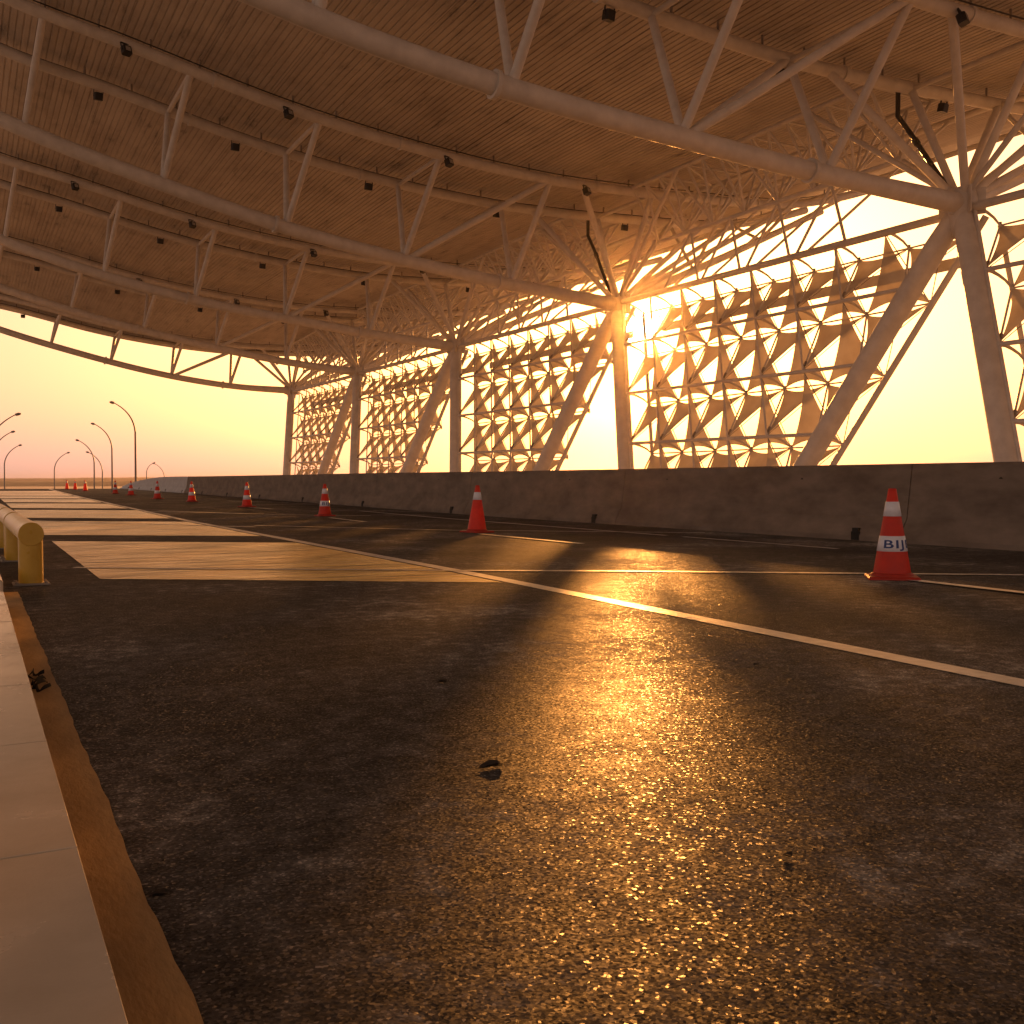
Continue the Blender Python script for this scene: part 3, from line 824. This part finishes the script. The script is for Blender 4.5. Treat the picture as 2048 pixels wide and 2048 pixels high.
for (x, y, s, lab) in ((985,1535,.055,'curled dark dry leaf on the asphalt left of the golden sun glare'),(318,1795,.03,'small dark leaf fragment on asphalt near the gutter strip'),
    (1575,1716,.02,'small dark pebble-like leaf bit at the right of the sun glare'),(885,1366,.035,'dark leaf scrap in the column shadow on the asphalt'),(1512,1331,.022,'dark leaf bit beside the bright road patch right of the glare')):
    s *= .5; p = ground(x, y); m = MB(); n = 12; k = []
    an0 = random.uniform(0,6)
    for r_, f in enumerate((1.,.55,.0)):
        for i in range(n):
            w = 2*pi*i/n; rr = s*f*(1+.25*sin(3*w+an0))
            m.v.append((p.x+rr*cos(w)*1.3, p.y+rr*sin(w)*.8, .008+s*(.32*f*f*(.5+.5*sin(2*w+an0)))))
    for r_ in range(2):
        for i in range(n): m.face((r_*n+i, r_*n+(i+1) % n, r_*n+n+(i+1) % n, r_*n+n+i), True)
    k = len(m.v); m.v += [(a,b_,c-.004) for a,b_,c in m.v[:k]]
    for f in list(m.f): m.face([z+k for z in reversed(f)], True)
    o = m.build('dry_leaf', M['leaf']); tag(o, lab, 'leaf')

# ------------------------------------------------------------------ light
SUNPX = (1277, 657)
sd = ray(*SUNPX).normalized()
el = math.asin(sd.z); az = atan2(sd.x, sd.y)
sl_ = bpy.data.lights.new('sun', 'SUN'); so = bpy.data.objects.new('sun', sl_); col.objects.link(so)
sl_.energy = 5.0; sl_.angle = radians(.8); sl_.color = (1.0,.37,.075)
so.rotation_euler = (-sd).to_track_quat('-Z','Y').to_euler(); so.location = (30,45,20)

w = bpy.data.worlds.new('World'); scene.world = w; w.use_nodes = True
nt = w.node_tree; nt.nodes.clear()
out = nn(nt, 'ShaderNodeOutputWorld')
sky = nn(nt, 'ShaderNodeTexSky', sky_type='NISHITA'); sky.sun_disc = False
sky.sun_elevation = el; sky.sun_rotation = az; sky.dust_density = 5.; sky.air_density = 1.6; sky.ozone_density = .6
tint = nn(nt, 'ShaderNodeMix', data_type='RGBA', blend_type='MULTIPLY'); tint.inputs[0].default_value = 1
tint.inputs[7].default_value = (1.05,.81,.76,1)
nt.links.new(sky.outputs[0], tint.inputs[6])
bg = nn(nt, 'ShaderNodeBackground', i_Strength=.115); nt.links.new(tint.outputs[2], bg.inputs[0])
tc = nn(nt, 'ShaderNodeTexCoord')
dot = nn(nt, 'ShaderNodeVectorMath', operation='DOT_PRODUCT'); nt.links.new(tc.outputs['Generated'], dot.inputs[0]); dot.inputs[1].default_value = sd
mx = nn(nt, 'ShaderNodeMath', operation='MAXIMUM', i_1=0.0); nt.links.new(dot.outputs['Value'], mx.inputs[0])
last = bg.outputs[0]
def lobe(power, strength, color):
    global last
    p = nn(nt, 'ShaderNodeMath', operation='POWER', i_1=power); nt.links.new(mx.outputs[0], p.inputs[0])
    q = nn(nt, 'ShaderNodeMath', operation='MULTIPLY', i_1=strength); nt.links.new(p.outputs[0], q.inputs[0])
    b = nn(nt, 'ShaderNodeBackground'); b.inputs[0].default_value = (*color,1); nt.links.new(q.outputs[0], b.inputs[1])
    a = nn(nt, 'ShaderNodeAddShader'); nt.links.new(last, a.inputs[0]); nt.links.new(b.outputs[0], a.inputs[1]); last = a.outputs[0]
lobe(900., 1.5, (1.6,.86,.5))
lobe(60., .17, (1.6,.80,.45))
lobe(8., .12, (1.3,.80,.46))
# pale hazy air low over the horizon
sx = nn(nt, 'ShaderNodeSeparateXYZ'); nt.links.new(tc.outputs['Generated'], sx.inputs[0])
ab = nn(nt, 'ShaderNodeMath', operation='ABSOLUTE'); nt.links.new(sx.outputs[2], ab.inputs[0])
iv = nn(nt, 'ShaderNodeMath', operation='SUBTRACT', i_0=1.0); nt.links.new(ab.outputs[0], iv.inputs[1])
pw = nn(nt, 'ShaderNodeMath', operation='POWER', i_1=3.); nt.links.new(iv.outputs[0], pw.inputs[0])
pm = nn(nt, 'ShaderNodeMath', operation='MULTIPLY', i_1=.42); nt.links.new(pw.outputs[0], pm.inputs[0])
hb_ = nn(nt, 'ShaderNodeBackground'); hb_.inputs[0].default_value = (1.32,.82,.75,1); nt.links.new(pm.outputs[0], hb_.inputs[1])
a = nn(nt, 'ShaderNodeAddShader'); nt.links.new(last, a.inputs[0]); nt.links.new(hb_.outputs[0], a.inputs[1]); last = a.outputs[0]
gt = nn(nt, 'ShaderNodeMath', operation='GREATER_THAN', i_1=cos(radians(.85))); nt.links.new(dot.outputs['Value'], gt.inputs[0])
db = nn(nt, 'ShaderNodeBackground'); db.inputs[0].default_value = (1.,.85,.5,1)
dq = nn(nt, 'ShaderNodeMath', operation='MULTIPLY', i_1=60.); nt.links.new(gt.outputs[0], dq.inputs[0]); nt.links.new(dq.outputs[0], db.inputs[1])
a = nn(nt, 'ShaderNodeAddShader'); nt.links.new(last, a.inputs[0]); nt.links.new(db.outputs[0], a.inputs[1]); last = a.outputs[0]
nt.links.new(last, out.inputs[0])

hz = MB(); hz.box((-4300,-4300,-8.5),(4300,4300,24))
hm = bpy.data.materials.new('haze_air'); hm.use_nodes = True; hm.node_tree.nodes.clear()
ho = nn(hm.node_tree, 'ShaderNodeOutputMaterial'); pvv = nn(hm.node_tree, 'ShaderNodeVolumePrincipled')
pvv.inputs['Color'].default_value = (1.,.82,.62,1); pvv.inputs['Density'].default_value = .0002; pvv.inputs['Anisotropy'].default_value = .965
hm.node_tree.links.new(pvv.outputs[0], ho.inputs['Volume'])
tag(hz.build('haze', hm), kind='stuff')

vs_ = scene.view_settings
vs_.view_transform = 'Standard'; vs_.look = 'None'; vs_.exposure = .35; vs_.gamma = 1
scene.cycles.max_bounces = 6; scene.cycles.use_denoising = True
scene.cycles.sample_clamp_indirect = 6.
